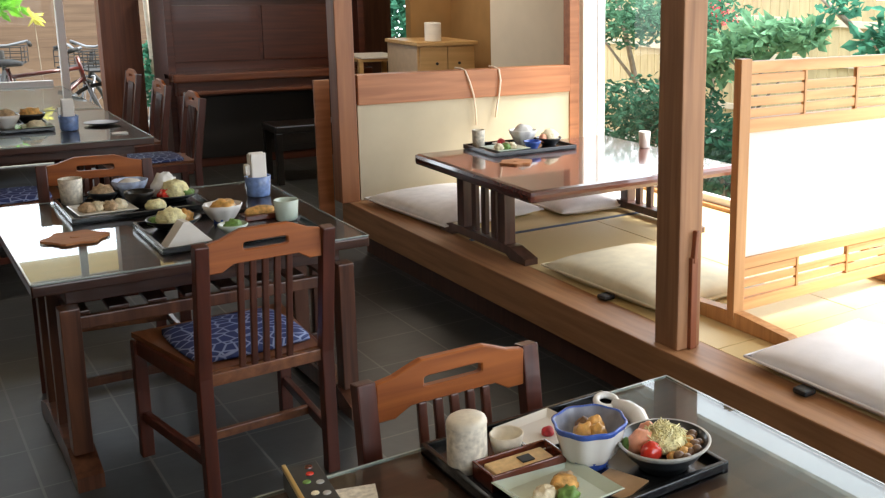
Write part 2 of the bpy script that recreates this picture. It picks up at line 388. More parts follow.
# low wall behind the low table
lw = thing('low_partition', 'low beige partition with a reddish top rail behind the low table', 'partition', (3.05, 5.74, .35))
fin(bx(-.75, .75, -.03, .03, .0, .58, bev=0), 'plaster_panel', 'plaster', lw)
fin(bx(-.75, .75, -.045, .045, .575, .755, bev=.006), 'top_rail', 'rail', lw)
def cord(pts, label):
    tag(fin(tube(B(), pts, .006), 'hanging_cord', 'cord', smooth=True), label, 'cord', 'cords over the low partition')
cord([(2.99, 5.80, 1.112), (3.0, 5.74, 1.112), (3.005, 5.69, 1.10), (3.03, 5.682, 1.03), (3.055, 5.683, .95), (3.07, 5.685, .85), (3.075, 5.69, .75)], 'cream cord hanging over the low partition rail, left of two')
cord([(3.235, 5.80, 1.112), (3.24, 5.74, 1.112), (3.245, 5.69, 1.10), (3.252, 5.682, 1.03), (3.242, 5.683, .95), (3.225, 5.685, .86), (3.215, 5.69, .79)], 'cream cord hanging over the low partition rail, right of two')
# white shoji leaf in the window corner
sj = thing('shoji_leaf', 'narrow white shoji leaf between the slim post and the garden window', 'shoji', (3.965, 5.68, .35))
fin(bx(-.008, .002, -.10, .075, .0, 2.1, bev=0), 'paper', 'paperw', sj)
fin(bx(-.02, -.006, -.108, -.098, 0, 2.1, bev=.002), 'stile', 'white', sj); fin(bx(-.02, -.006, .070, .078, 0, 2.1, bev=.002), 'stile', 'white', sj)

# latticed screen
def screen():
    t = thing('standing_screen', 'cedar standing screen with white paper panel and slatted bands', 'screen', (2.59, 2.75, .35))
    for x in (0, .99): fin(bx(x, x+.055, -.02, .02, .03, 1.055, bev=.003), 'stile', 'cedarv', t)
    for x in (0, .99):
        b = B(); prism(b, [(-.36, 0), (.36, 0), (.36, .02), (.31, .045), (.06, .062), (-.06, .062), (-.31, .045), (-.36, .02)], None, x+.004, x+.05, 'YZ')
        fin(b, 'foot', 'cedarv', t)
    for z0, z1 in ((1.0, 1.045), (.772, .825), (.230, .275), (.058, .105)): fin(bx(.055, .99, -.016, .016, z0, z1, bev=.003), 'rail', 'cedar', t)
    fin(bx(.055, .99, -.003, .003, .275, .772, bev=0), 'paper_panel', 'paper', t)
    for zb, zt, n in ((.825, 1.0, 4), (.105, .230, 3)):
        H_ = (zt-zb)/n
        for k in range(3):
            xa = .055+.935*k/3; xb = xa+.935/3
            for i in range(n):
                off = (.0 if k % 2 == 0 else H_*.18)
                z = zb+H_*i+.004+off
                if z+H_*.8 > zt+.002: continue
                fin(bx(xa, xb, -.006, .006, z, z+H_*.78, bev=.002), 'slat', 'cedar', t)
        for k in (1, 2): fin(bx(.055+.935*k/3-.006, .055+.935*k/3+.006, -.010, .010, zb, zt, bev=.001), 'muntin', 'cedarv', t)
screen()

# zabuton cushions
def cushion(name, label, cx, cy, w, d, h, rz, mat, tassel=()):
    n = 20; bm = B(); top = []; bot = []
    for i in range(n+1):
        ra, rb = [], []
        for j in range(n+1):
            u, v = i/n*2-1, j/n*2-1
            pin = 1-.05*(1-abs(u)**3)*(abs(v)**6)-.0; piv = 1-.05*(1-abs(v)**3)*(abs(u)**6)
            x, y = u*w/2*piv, v*d/2*pin
            pf = ((1-abs(u)**3.2)*(1-abs(v)**3.2))**.55
            pf *= 1-.14*math.exp(-(u*u+v*v)*9)+.05*noise.noise(Vector((u*2.3+cx*9, v*2.3, cy)))
            e = u in (-1, 1) or v in (-1, 1)
            a = bm.verts.new((x, y, h*.35+h*.65*pf)); ra.append(a)
            rb.append(a if e else bm.verts.new((x, y, h*.35-h*.35*min(1, pf*1.8))))
        top.append(ra); bot.append(rb)
    for i in range(n):
        for j in range(n):
            bm.faces.new((top[i][j], top[i+1][j], top[i+1][j+1], top[i][j+1]))
            q = (bot[i][j], bot[i][j+1], bot[i+1][j+1], bot[i+1][j])
            if len(set(q)) == 4:
                try: bm.faces.new(q)
                except ValueError: pass
    t = thing('floor_cushion', label, 'floor cushion', (cx, cy, .3515), rz, 'floor cushions on the platform')
    fin(bm, 'cover', mat, t, smooth=True)
    fin(tube(B(), [(sx*w/2*.985, sy*d/2*.985, h*.35) for sx, sy in ((-1, -1), (1, -1), (1, 1), (-1, 1))], .006, 6, True), 'piping', mat, t)
    for (x, y) in tassel:
        b = B(); box(b, x-.045, x+.01, y-.03, y+.03, .004, .024, .008); fin(b, 'tassel', 'blackm', t, label='black tassel')
cushion('a', 'large linen floor cushion in the far corner by the low partition', 2.635, 5.18, .66, .90, .10, .08, 'cush')
cushion('b', 'floor cushion lying on the far side of the low table under the window', 3.33, 4.98, .58, .74, .09, -.03, 'cush')
cushion('c', 'straw-coloured floor cushion directly behind the thick post', 2.70, 3.40, .60, .86, .10, .05, 'cushy', ((-.30, -.08),))
cushion('d', 'white floor cushion in front of the latticed screen', 2.68, 2.00, .64, .86, .10, .02, 'cushw', ((-.32, .12),))

# ------------------------------------------------------------------ low table
def low_table():
    t = thing('low_table', 'low lacquered reddish table standing on the tatami', 'low table', (2.935, 4.375, .35))
    fin(bx(-.63, .63, -.60, .60, .335, .395, bev=.022), 'tabletop', 'lacq', t)
    for s in (-1, 1):
        x = s*.53
        b = B(); prism(b, [(-.44, 0), (-.30, 0), (-.26, .02), (.26, .02), (.30, 0), (.44, 0), (.44, .03), (.30, .062), (-.30, .062), (-.44, .03)], None, x-.035, x+.035, 'YZ')
        fin(b, 'foot', 'lacqleg', t)
        for y in (-.21, .21): fin(bx(x-.03, x+.03, y-.035, y+.035, .06, .335, bev=.004), 'leg', 'lacqleg', t)
        for y in (-.10, 0, .10): fin(bx(x-.012, x+.012, y-.022, y+.022, .06, .335, bev=.003), 'slat', 'lacqleg', t)
    for y in (-.21, .21): fin(bx(-.53, .53, y-.02, y+.02, .30, .336, bev=.003), 'batten', 'lacqleg', t)
low_table()

# ------------------------------------------------------------------ dining tables
def dining_table(label, cx, cy, w, d, fy0, fy1, slats=True):
    t = thing('dining_table', label, 'table', (cx, cy, 0))
    fin(bx(-w/2, w/2, -d/2, d/2, .655, .694, bev=.007), 'tabletop', 'table', t)
    g = fin(bx(-w/2+.006, w/2-.006, -d/2+.006, d/2-.006, .6945, .7, bev=0), 'glass_sheet', 'tglass', t)
    e = B()
    for a in (-1, 1):
        box(e, min(a*w/2, a*(w/2-.006)), max(a*w/2, a*(w/2-.006)), -d/2, d/2, .6945, .7005, bev=.001)
        box(e, -w/2, w/2, min(a*d/2, a*(d/2-.006)), max(a*d/2, a*(d/2-.006)), .6945, .7005, bev=.001)
    fin(e, 'glass_edge', 'gedge', g, label='pale bevelled edge of the glass sheet')
    fin(bx(-w/2+.10, w/2-.10, -d/2+.06, d/2-.06, .60, .655, bev=.003), 'apron', 'table', t)
    ym = (fy0+fy1)/2; L = fy1-fy0
    for s in (-1, 1):
        x = s*(w/2-.10)
        b = B(); prism(b, [(fy0, 0), (fy0+.12, 0), (fy0+.16, .02), (fy1-.16, .02), (fy1-.12, 0), (fy1, 0), (fy1, .05), (fy1-.16, .095), (fy0+.16, .095), (fy0, .05)], None, x-.04, x+.04, 'YZ')
        fin(b, 'foot', 'tleg', t)
        for y, hw in ((ym-L*.335, .036), (ym+L*.02, .02), (ym+L*.335, .03)):
            fin(bx(x-.03, x+.03, y-hw, y+hw, .09, .60, bev=.004), 'leg', 'tleg', t)
    fin(bx(-w/2+.1, w/2-.1, ym-.012, ym+.012, .213, .243, bev=.004), 'stretcher', 'tleg', t)
    if slats:
        for y in (-d/2+.09, d/2-.09): fin(bx(-w/2+.08, w/2-.08, y-.015, y+.015, .50, .545, bev=.004), 'shelf_rail', 'tleg', t)
        n = 8
        for k in range(n):
            x = -w/2+.14+(w-.28)*k/(n-1)
            fin(bx(x-.032, x+.032, -d/2+.09, d/2-.09, .546, .56, bev=.003), 'shelf_slat', 'table', t)
    return t
dining_table('middle glass-topped dark table with two set trays on it', .925, 4.285, 1.13, 1.30, -.75, .03)
dining_table('nearest glass-topped dark table, with one tray and a black box', 1.01, 1.245, 1.06, 1.24, -.35, .35)
dining_table('far dark table by the bicycles window, holding one tray and a blue cup', .72, 7.36, 1.30, 1.56, -.42, .42, False)
dining_table('bare dark table farthest away, against the bicycles window', .72, 9.03, 1.30, 1.66, -.42, .42, False)

# ------------------------------------------------------------------ chairs
def make_chair(label, loc, rz, scale=(1, 1, 1)):
    t = thing('dining_chair', label, 'chair', loc, rz, 'wooden dining chairs'); t.scale = scale
    HW = .19
    for s in (-1, 1):
        b = B()
        bar(b, (s*HW, -.005, 0), (s*HW, .0, .44), .040, .044, (0, 1, 0)); bar(b, (s*HW, 0, .43), (s*HW, -.06, .875), .040, .042, (0, 1, 0))
        fin(b, 'back_post', 'chair', t)
        fin(bx(s*.24-.02, s*.24+.02, .50, .54, 0, .425, bev=.004), 'front_leg', 'chair', t)
        b = B(); bar(b, (s*HW, .02, .405), (s*.238, .505, .405), .024, .055); fin(b, 'seat_rail', 'chair', t)
        b = B(); bar(b, (s*HW, .02, .15), (s*.238, .505, .15), .022, .036); fin(b, 'side_stretcher', 'chair', t)
    # crest rail with arched top and a long hand slot
    n = 48; out = []; hole = []
    for k in range(n):
        a = 2*PI*k/n; c, s_ = math.cos(a), math.sin(a)
        m = max(abs(c), abs(s_)); u = c/m; v = s_/m      # square perimeter
        x = u*.172
        if v >= .999 or (abs(u) > .999 and v > 0):
            pass
        ztop = .872+.034*max(0, min(1, (.15-abs(x))/.075)) if abs(x) < .15 else .872
        zbot = .778+.022*max(0, min(1, (.13-abs(x))/.03))
        out.append((x, (zbot+ztop)/2+v*(ztop-zbot)/2))
        hx = .067*max(-1, min(1, c*1.15)); hz = .851+.0125*max(-1, min(1, s_*1.5))
        hole.append((hx, hz))
    b = prism(B(), out, hole, -.011, .011, 'XZ')
    for v in b.verts: v.co.y -= .047
    bmesh.ops.bevel(b, geom=[e for e in b.edges if len(e.link_faces) == 2 and e.calc_face_angle(0) > .9], offset=.003, segments=1, affect='EDGES')
    fin(b, 'crest_rail', 'crest', t)
    for k in range(5):
        x = (k-2)*.037
        b = B(); bar(b, (x, .004, .43), (x, -.040, .835 if False else .803), .019, .016, (0, 1, 0), .004); fin(b, 'spindle', 'spind', t)
    fin(bx(-.19, .19, -.011, .014, .405, .445, bev=.003), 'lower_back_rail', 'seatw', t)
    fin(bx(-.205, .205, .19, .212, .135, .165, bev=.003), 'cross_stretcher', 'seatw', t)
    fin(bx(-.235, .235, .505, .530, .375, .43, bev=.003), 'front_rail', 'chair', t)
    b = prism(B(), [(-.175, .016), (.175, .016), (.252, .545), (-.252, .545)], None, .431, .449, 'XY'); fin(b, 'seat', 'seatw', t)
    bm = B(); blob(bm, (0, .275, .4495), (.195, .215, .028), 5, .02, 1.0)
    for v in bm.verts:   # square the pad
        dx, dy = v.co.x/.195, (v.co.y-.275)/.215
        m = max(abs(dx), abs(dy), 1e-4); r = math.hypot(dx, dy); k = (r/m)**.8
        v.co.x *= k; v.co.y = .275+(v.co.y-.275)*k
    fin(bm, 'seat_pad', 'indigo', t, smooth=True, label='indigo seat pad with a white pattern')
    return t
ch = make_chair('whole wooden chair with indigo seat pad at the near side of the middle table', (.945, 3.195, 0), .06, (1.045, 1, 1.012))
dup(ch, 'wooden chair at the far side of the nearest table, only its back showing', (.98, 1.905, 0), PI, (1.07, 1, .955))
dup(ch, 'wooden chair beyond the middle table, its back showing behind the left tray', (.795, 5.015, 0), PI-.12, (1.10, 1, .955))
for y, lb in ((7.30, 'arched chair closest to us in the row before the piano'), (8.22, 'second chair of the row before the piano, between two arched ones'), (9.17, 'arched chair farthest back in the row, against the broad post')):
    dup(ch, lb, (1.735, y, 0), PI/2, (1, 1, .975))
dup(ch, 'wooden chair cut off by the photo at the far table, only its blue seat showing', (.29, 6.42, 0), -PI/2, (1, 1, 1))

# ------------------------------------------------------------------ piano, bench, cabinet
def piano():
    t = thing('upright_piano', 'dark brown upright piano with closed reddish lid ledge', 'piano', (2.81, 9.15, 0))
    fin(bx(-.74, .90, .05, .40, .0, 1.46, bev=.006), 'case', 'piano', t)
    for x in (-.745, .905): fin(bx(x-.03, x+.03, -.10, .42, .0, 1.46, bev=.006), 'side_panel', 'piano', t)
    fin(bx(-.80, .96, -.02, .44, 1.46, 1.50, bev=.008), 'top_lid', 'piano', t)
    fin(bx(-.70, .02, .035, .055, .92, 1.40, bev=.006), 'front_panel', 'piano', t); fin(bx(.05, .86, .035, .055, .92, 1.40, bev=.006), 'front_panel', 'piano', t)
    fin(bx(-.775, .935, -.26, .06, .775, .845, bev=.015), 'keyboard_lid', 'pianol', t, label='glossy reddish keyboard lid')
    fin(bx(-.74, .90, -.20, .06, .655, .775, bev=.01), 'key_bed', 'piano', t)
    b = bx(-.72, .88, -.225, -.18, .665, .695, bev=.008); fin(b, 'key_slip', 'pianol', t, label='thin reddish moulding under the lid')
    for x in (-.70, .86): fin(bx(x-.035, x+.035, -.22, -.12, .0, .66, bev=.008), 'leg', 'piano', t)
    fin(bx(-.70, .86, .03, .05, .08, .62, bev=.004), 'knee_panel', 'blackm', t)
piano()
bn = thing('piano_bench', 'black bench with shiny top standing before the piano', 'bench', (2.86, 8.22, 0))
fin(bx(-.30, .34, -.17, .17, .42, .48, bev=.012), 'seat', 'black', bn)
for sx in (-.27, .31):
    for sy in (-.14, .14): fin(bx(sx-.025, sx+.025, sy-.025, sy+.025, 0, .42, bev=.004), 'leg', 'black', bn)
for sy in (-.14, .14): fin(bx(-.25, .29, sy-.012, sy+.012, .33, .42, bev=.003), 'apron', 'black', bn)

cb = thing('oak_cabinet', 'pale oak cabinet with two doors behind the low partition', 'cabinet', (3.805, 7.5, 0))
fin(bx(-.255, .255, .02, .60, 0, 1.125, bev=.003), 'body', 'oak', cb); fin(bx(-.262, -.254, .03, .59, .02, 1.12, bev=.001), 'side_panel', 'oaks', cb, label='pale pinkish side panel')
fin(bx(-.275, .275, -.01, .61, 1.125, 1.155, bev=.004), 'top_board', 'oak', cb)
for s in (-1, 1):
    d = fin(bx(min(s*.004, s*.245), max(s*.004, s*.245), .002, .02, .05, 1.115, bev=.003), 'door', 'oak', cb)
    fin(lathe(B(), [(0, 0), (.010, 0), (.012, .012), (0, .016)], 12), 'knob', 'black', d, loc=(s*.10, .002, .98)).rotation_euler.x = PI/2
cl = tag(fin(lathe(B(), [(0, 0), (.065, 0), (.067, .004), (.067, .145), (.064, .150), (0, .150)], 28), 'canister', 'napkin', smooth=False), 'cream cylindrical canister on top of the oak cabinet', 'canister')
cl.location = (3.735, 7.62, 1.156)
# white topped side table behind the far platform post
st = thing('side_table', 'side table with white cloth seen between the far post and oak cabinet', 'side table', (3.60, 8.55, 0))
fin(bx(-.22, .22, -.22, .22, .94, .965, bev=.004), 'tabletop', 'oak', st)
for sx in (-.19, .19):
    for sy in (-.19, .19): fin(bx(sx-.02, sx+.02, sy-.02, sy+.02, 0, .94, bev=.003), 'leg', 'oak', st)
tag(fin(bx(3.40, 3.80, 8.315, 8.785, .966, .985, bev=.008), 'table_cloth', 'napkin'), 'folded white cloth lying on the side table', 'cloth')

# ------------------------------------------------------------------ tableware
def ob(bm, name, mat, label, cat, loc, rz=0, smooth=True, group=None):
    o = fin(bm, name, mat, None, smooth, loc, rz); tag(o, label, cat, group); return o
def tray(label, x0, x1, y0, y1, z):
    t = thing('serving_tray', label, 'tray', ((x0+x1)/2, (y0+y1)/2, z), 0, 'black meal trays')
    w, d = (x1-x0)/2, (y1-y0)/2
    fin(bx(-w, w, -d, d, .0005, .010, bev=.002), 'base', 'tray', t)
    r = B()
    for a in (-1, 1):
        box(r, min(a*w, a*(w-.012)), max(a*w, a*(w-.012)), -d, d, .0005, .026, bev=.003)
        box(r, -w+.011, w-.011, min(a*d, a*(d-.012)), max(a*d, a*(d-.012)), .0005, .026, bev=.003)
    fin(r, 'rim', 'tray', t); return t
def cup_prof(r0, r1, h, th=.004): return [(0, 0), (r0*.85, 0), (r0, .006), ((r0+r1)/2, h*.5), (r1, h-.002), (r1-th*.5, h), (r1-th, h-.003), (r0-th, .012), (0, .010)]
def bowl_prof(rf, r, h, th=.006): return [(0, .002), (rf*.9, 0), (rf, 0), (rf, .008), (r*.70, h*.36), (r*.93, h*.74), (r, h-.002), (r-.002, h+.001), (r-th, h-.002), (r*.86, h*.70), (r*.60, h*.36), (rf*.5, h*.2), (0, h*.18)]
def sqplate(bm, w, h=.018, th=.006, lift=0):
    n = 12; s = w/2
    def ring(k, z): return [bm.verts.new((u*k, v*k, z)) for u, v in ((-1, -1), (1, -1), (1, 1), (-1, 1))]
    rs = [ring(s*.70, 0), ring(s*.78, .004), ring(s, h), ring(s*.97, h+.002), ring(s*.74, .009)]
    for a, c in zip(rs, rs[1:]):
        for k in range(4): bm.faces.new((a[k], a[(k+1) % 4], c[(k+1) % 4], c[k]))
    bm.faces.new(rs[0][::-1]); bm.faces.new(rs[-1]); return bm
def food(name, mat, label, cat, c, s, seed, amp=.18, freq=2.2, group=None, rz=0):
    if mat in ('slaw', 'fry', 'simmer', 'fish', 'rice', 'green'): amp, freq = amp*1.15, freq*1.7
    return ob(blob(B(), (0, 0, 0), s, seed, amp, freq), name, mat, label, cat, c, rz, True, group)

# --- nearest tray
NT = .7005; nz = NT+.0105
tray('black meal tray on the nearest table', .845, 1.315, 1.385, 1.835, NT)
yu = ob(lathe(B(), [(0, .113), (.030, .113), (.038, .108), (.0405, .098), (.041, .02), (.039, .002), (.036, 0), (0, 0)], 32), 'tall_cup', 'mottled', 'tall mottled ivory cup upside down on the nearest tray, left', 'cup', (.888, 1.708, nz))
fin(lathe(B(), [(.0415, .098), (.0405, .104), (.038, .1095), (.030, .1145), (0, .1145)], 32), 'glazed_end', 'ivory', yu, True)
ob(lathe(B(), cup_prof(.026, .036, .052), 28), 'small_cup', 'ivory', 'small pale handleless cup beside the tall mottled cup', 'cup', (.978, 1.705, nz))
pl = ob(sqplate(B(), .155), 'square_plate', 'porc', 'white plate under the pickled plum on the nearest tray', 'plate', (1.085, 1.735, nz), .12, False)
food('pickled_plum', 'ume', 'red pickled plum on the white plate of the nearest tray', 'pickle', (1.090, 1.722, nz+.0095), (.014, .014, .014), 3)
# lacquer box with cracker
lb = thing('lacquer_dish', 'red-brown oblong lacquer dish at the front left of the nearest tray', 'dish', (.962, 1.625, nz), -.02)
b = B(); box(b, -.085, .085, -.042, .042, 0, .012, .002)
fin(b, 'base', 'redlac', lb); b = B()
for a in (-1, 1):
    box(b, min(a*.085, a*.079), max(a*.085, a*.079), -.042, .042, .001, .034, .002); box(b, -.08, .08, min(a*.042, a*.036), max(a*.042, a*.036), .001, .034, .002)
fin(b, 'rim', 'redlac', lb)
ck = ob(bx(-.066, .066, -.030, .030, 0, .014, bev=.004), 'rice_cracker', 'cracker', 'pale golden oblong omelette-like slab in the lacquer dish', 'food', (.962, 1.625, nz+.0125), -.02, False)
fin(bx(.0, .028, -.014, .014, .0135, .0165, bev=.001), 'seaweed_patch', 'nori', ck, label='small black square on top')
# octagonal bowl
f8 = lambda a: 1+.036*math.cos(8*a)
ow = thing('octagonal_bowl', 'lobed blue and white bowl in the middle of the nearest tray', 'bowl', (1.098, 1.575, nz))
fin(lathe(B(), [(0, .002), (.036, 0), (.040, 0), (.041, .010), (.050, .022)], 48), 'foot_ring', 'bluegl', ow, True)
fin(lathe(B(), [(.047, .016), (.060, .034), (.069, .070), (.073, .086)], 48, f8), 'outer_wall', 'porc', ow, True)
fin(lathe(B(), [(.073, .084), (.0765, .092), (.0770, .096), (.073, .097), (.070, .094)], 48, f8), 'rim', 'bluegl', ow, True, label='cobalt blue rim')
fin(lathe(B(), [(.0705, .095), (.066, .080), (.054, .044), (.030, .030), (0, .028)], 48, f8), 'inner_wall', 'greygl', ow, True, label='grey-blue inside')
for i, (x, y, s) in enumerate(((-.016, -.004, .024), (.018, .008, .023), (.004, -.022, .022), (.0, .020, .021))):
    food('simmered_vegetable', ('simmer', 'fry', 'simmer', 'bean')[i], ('amber simmered chunk at the left in the lobed blue bowl', 'golden simmered chunk at the right in the lobed blue bowl', 'amber simmered chunk at the front in the lobed blue bowl', 'brown simmered chunk at the back in the lobed blue bowl')[i], 'food', (1.098+x, 1.575+y, nz+.058), (s, s*.9, s*1.2), i+1, .25, 2.2, 'simmered chunks in the lobed bowl')
# white ring handled spoon
sp = thing('porcelain_spoon', 'white curved porcelain piece with a ring end behind the lobed bowl', 'spoon', (1.235, 1.70, nz))
rg = [(.012+.024*math.cos(a), .022+.022*math.sin(a), .045+.006*math.sin(a)) for a in [k*2*PI/20 for k in range(20)]]
fin(tube(B(), rg, .008, 10, True), 'ring', 'porc', sp, True)
b = B(); tube(b, [(.020, .004, .042), (.032, -.030, .042), (.034, -.065, .036), (.022, -.100, .024), (-.005, -.120, .012), (-.030, -.128, .008)], [.013, .018, .021, .022, .020, .012], 12)
fin(b, 'blade', 'porc', sp, True)
# salad bowl
sw = thing('salad_bowl', 'dark stoneware salad bowl with grey rim on the right of the nearest tray', 'bowl', (1.218, 1.478, nz))
fin(lathe(B(), [(0, .002), (.048, 0), (.052, .0), (.053, .008), (.074, .026), (.090, .048)], 40), 'outer_wall', 'darkbowl', sw, True)
fin(lathe(B(), [(.0895, .046), (.0965, .0535), (.0980, .057), (.0955, .0585), (.0915, .0575)], 40), 'rim', 'rim', sw, True, label='pale grey rim')
fin(lathe(B(), [(.092, .0572), (.084, .046), (.060, .026), (0, .020)], 40), 'inner_wall', 'darkbowl', sw, True)
sx, sy, sz = 1.218, 1.478, nz+.038
bm = blob(B(), (0, 0, 0), (.047, .043, .032), 11, .22, 4)
rnd = random.Random(4)
for _ in range(170):
    a = rnd.random()*6.28; e = .15+rnd.random()*1.4; ca, sa, ce, se = math.cos(a), math.sin(a), math.cos(e), math.sin(e)
    p = Vector((.049*ca*ce, .045*sa*ce, .011+.034*se)); d = Vector((rnd.gauss(0, 1), rnd.gauss(0, 1), rnd.gauss(0, .5))).normalized()
    n_ = p.normalized(); L_ = .009+.010*rnd.random()
    tube(bm, [p-d*L_-n_*.003, p+n_*.002, p+d*L_-n_*.003], .0013, 4)
ob(bm, 'shredded_salad', 'slaw', 'creamy yellow shredded mound in the middle of the dark salad bowl', 'food', (sx+.0, sy+.004, sz))
food('tomato_wedge', 'tomato', 'glossy red tomato wedge at the front left of the dark salad bowl', 'food', (sx-.050, sy-.020, sz+.002), (.024, .020, .024), 4, .1)
food('ham_slice', 'salmon', 'pink slice leaning at the left of the yellow mound', 'food', (sx-.046, sy+.018, sz+.003), (.030, .022, .032), 8, .2)
food('ham_slice', 'salmon', 'orange-pink slice behind the yellow mound', 'food', (sx-.004, sy+.052, sz+.006), (.022, .018, .024), 9, .2)
food('salad_leaf', 'green', 'green leaf at the far left rim of the dark salad bowl', 'food', (sx-.060, sy+.038, sz+.004), (.018, .018, .014), 15, .35, 3)
for i in range(18):
    a = -1.9+i*.17; r = .054+.020*(i % 3)/2
    food('brown_bean', 'bean' if i % 3 else 'fry', 'small glossy brown bean in the right half of the dark salad bowl' if i % 3 else 'small golden morsel among the brown beans of the dark salad bowl', 'food', (sx+r*math.cos(a), sy+r*math.sin(a)*.95, sz+.001+.004*(i % 2)), (.0125, .010, .010), 20+i, .12, 2.2, 'brown beans in the dark salad bowl' if i % 3 else 'golden morsels in the dark salad bowl')
# tan slip, celadon plate
tag(fin(bx(1.045, 1.135, 1.42, 1.515, nz, nz+.003, bev=.001, rot=Matrix.Rotation(.35, 3, 'Z')), 'paper_slip', 'tan'), 'tan paper slip between the celadon plate and dark salad bowl', 'paper')
cp = ob(sqplate(B(), .185, .022), 'square_plate', 'celad', 'square pale celadon plate at the front of the nearest tray', 'plate', (.972, 1.500, nz), .06, False)
for i, (x, y, s, m, lb) in enumerate(((-.035, -.010, .026, 'rice', 'cream bite at the left of the celadon plate'), (.012, .000, .030, 'fry', 'golden fried bite in the middle of the celadon plate'), (.030, .022, .022, 'fish', 'browned fish bite at the right of the celadon plate'), (.0, -.035, .024, 'green', 'green bite at the front of the celadon plate'))):
    food('side_dish', m, lb, 'food', (.972+x, 1.500+y, nz+.0095), (s, s*.8, s*.75), 40+i, .3, 2.8)
# black box with gold edge at the table's left corner
bb = thing('chopstick_box', 'black box with gold edge strip on the left corner of the nearest table', 'box', (.592, 1.775, NT), -.10)
fin(bx(-.034, .034, -.10, .085, .0, .040, bev=.004), 'body', 'black', bb)
fin(bx(-.030, .030, -.095, .080, .040, .046, bev=.002), 'lid', 'darkbowl', bb)
fin(bx(-.035, -.027, -.102, .087, .040, .050, bev=.002), 'gold_edge', 'gold', bb)
for i, (x, y, m) in enumerate(((.005, .03, 'tomato'), (-.008, .0, 'green'), (.014, -.012, 'rim'), (.010, .058, 'redlac'), (-.005, -.05, 'rice'), (.014, -.06, 'rim'))):
    fin(lathe(B(), [(0, .0), (.008, 0), (.007, .0022), (0, .0025)], 10, None, (x, y)), 'painted_dot', m, bb, loc=(0, 0, .0458))
tag(fin(bx(.60, .70, 1.66, 1.79, NT, NT+.002, bev=0, rot=Matrix.Rotation(-.3, 3, 'Z')), 'patterned_paper', 'mottled'), 'small mottled paper lying beside the black gold-edged box', 'paper')

# --- middle table, left tray
tray('black meal tray at the left back of the middle table', .60, 1.13, 4.42, 4.87, NT)
ob(lathe(B(), cup_prof(.040, .046, .110), 28), 'tall_cup', 'mottled', 'tall mottled cup at the far left of the middle table', 'cup', (.660, 4.80, nz))
ob(sqplate(B(), .22), 'square_plate', 'porc', 'white square plate at the front of the left middle-table tray', 'plate', (.735, 4.565, nz), .05, False)
for i, (x, y) in enumerate(((-.055, 0), (-.015, .010), (.028, -.004), (.062, .008))):
    food('tempura_piece', 'rice' if i % 2 else 'fish', 'battered piece on the white square plate, %s' % ('at its left end', 'second from its left', 'third from its left', 'at its right end')[i], 'food', (.735+x, 4.565+y, nz+.0095), (.032, .040, .026), 50+i, .3, 2.5, 'battered pieces on the white plate')
ob(lathe(B(), bowl_prof(.030, .060, .045), 28), 'small_dish', 'darkbowl', 'small dark dish behind the white square plate on the middle table', 'bowl', (.775, 4.77, nz))
food('grilled_fish', 'fish', 'browned lump heaped in the small dark dish', 'food', (.775, 4.77, nz+.018), (.046, .042, .042), 61, .3)
ob(lathe(B(), bowl_prof(.034, .072, .080), 32, f8), 'rice_bowl', 'palebl', 'pale blue bowl at the back of the left middle-table tray', 'bowl', (.885, 4.79, nz))
food('rice_mound', 'porc', 'white rice mound in the pale blue bowl', 'food', (.885, 4.79, nz+.040), (.054, .054, .035), 63, .1)
ob(lathe(B(), bowl_prof(.032, .060, .060), 28), 'soup_bowl', 'black', 'black soup bowl beside the white square plate', 'bowl', (.885, 4.615, nz))
ob(lathe(B(), [(0, 0), (.05, 0), (.06, .006), (.105, .030), (.107, .034), (.100, .034), (.06, .014), (0, .012)], 36), 'salad_plate', 'darkbowl', 'wide dark plate of salad at the right of the left tray', 'plate', (1.020, 4.64, nz))
for nm, m, x, y, s, lb in (('potato_salad', 'slaw', .012, .0, (.055, .050, .055), 'yellow mound on the wide dark salad plate of the middle table'), ('tomato_wedge', 'tomato', -.035, -.015, (.028, .024, .030), 'red tomato wedge on the wide dark salad plate'), ('lettuce', 'green', .055, -.02, (.032, .03, .026), 'green leaf on the right of the wide dark salad plate'), ('white_radish', 'porc', -.02, .045, (.050, .036, .075), 'white heap standing behind the tomato wedge on the middle table')):
    food(nm, m, lb, 'food', (1.020+x, 4.64+y, nz+.016), s, len(nm)+70, .3, 2.8)
food('egg_slice', 'slaw', 'yellow omelette piece on the left tray before the salad plate', 'food', (.925, 4.51, nz), (.040, .030, .030), 77, .2)
# --- middle table, right tray
tray('black meal tray at the front right of the middle table', .78, 1.36, 3.76, 4.24, NT)
ob(lathe(B(), [(0, 0), (.055, 0), (.065, .006), (.098, .034), (.100, .038), (.094, .038), (.06, .016), (0, .014)], 36), 'salad_plate', 'darkbowl', 'dark plate of salad at the left back of the right tray', 'plate', (.905, 4.13, nz))
for nm, m, x, y, s, lb in (('potato_salad', 'slaw', -.012, .0, (.055, .050, .045), 'yellow mound on the dark plate of the right tray'), ('simmered_root', 'simmer', .045, .005, (.030, .028, .034), 'orange chunk right of the yellow mound on the right tray'), ('lettuce', 'green', -.065, .015, (.024, .03, .022), 'green leaf left of the yellow mound on the right tray')):
    food(nm, m, lb, 'food', (.905+x, 4.13+y, nz+.018), s, len(nm)+80, .3, 2.8)
nb = B(); prism(nb, [(-.085, 0), (.08, 0), (.05, .03), (.0, .085), (-.02, .085), (-.05, .045)], None, -.03, .03, 'XZ')
ob(nb, 'folded_napkin', 'napkin', 'white peaked folded napkin at the front of the right tray', 'napkin', (.888, 3.865, nz), .15, False)
ow2 = ob(lathe(B(), bowl_prof(.036, .074, .075), 40, f8), 'rice_bowl', 'porc', 'white lobed bowl in the middle of the right tray', 'bowl', (1.083, 4.11, nz))
fin(lathe(B(), [(0, -.0005), (.036, -.0005), (.0375, .0), (.0375, .010), (.046, .022)], 40), 'foot_ring', 'bluegl', ow2, True)
food('simmered_root', 'simmer', 'orange food heaped in the white lobed bowl', 'food', (1.083, 4.11, nz+.036), (.050, .048, .044), 90, .3)
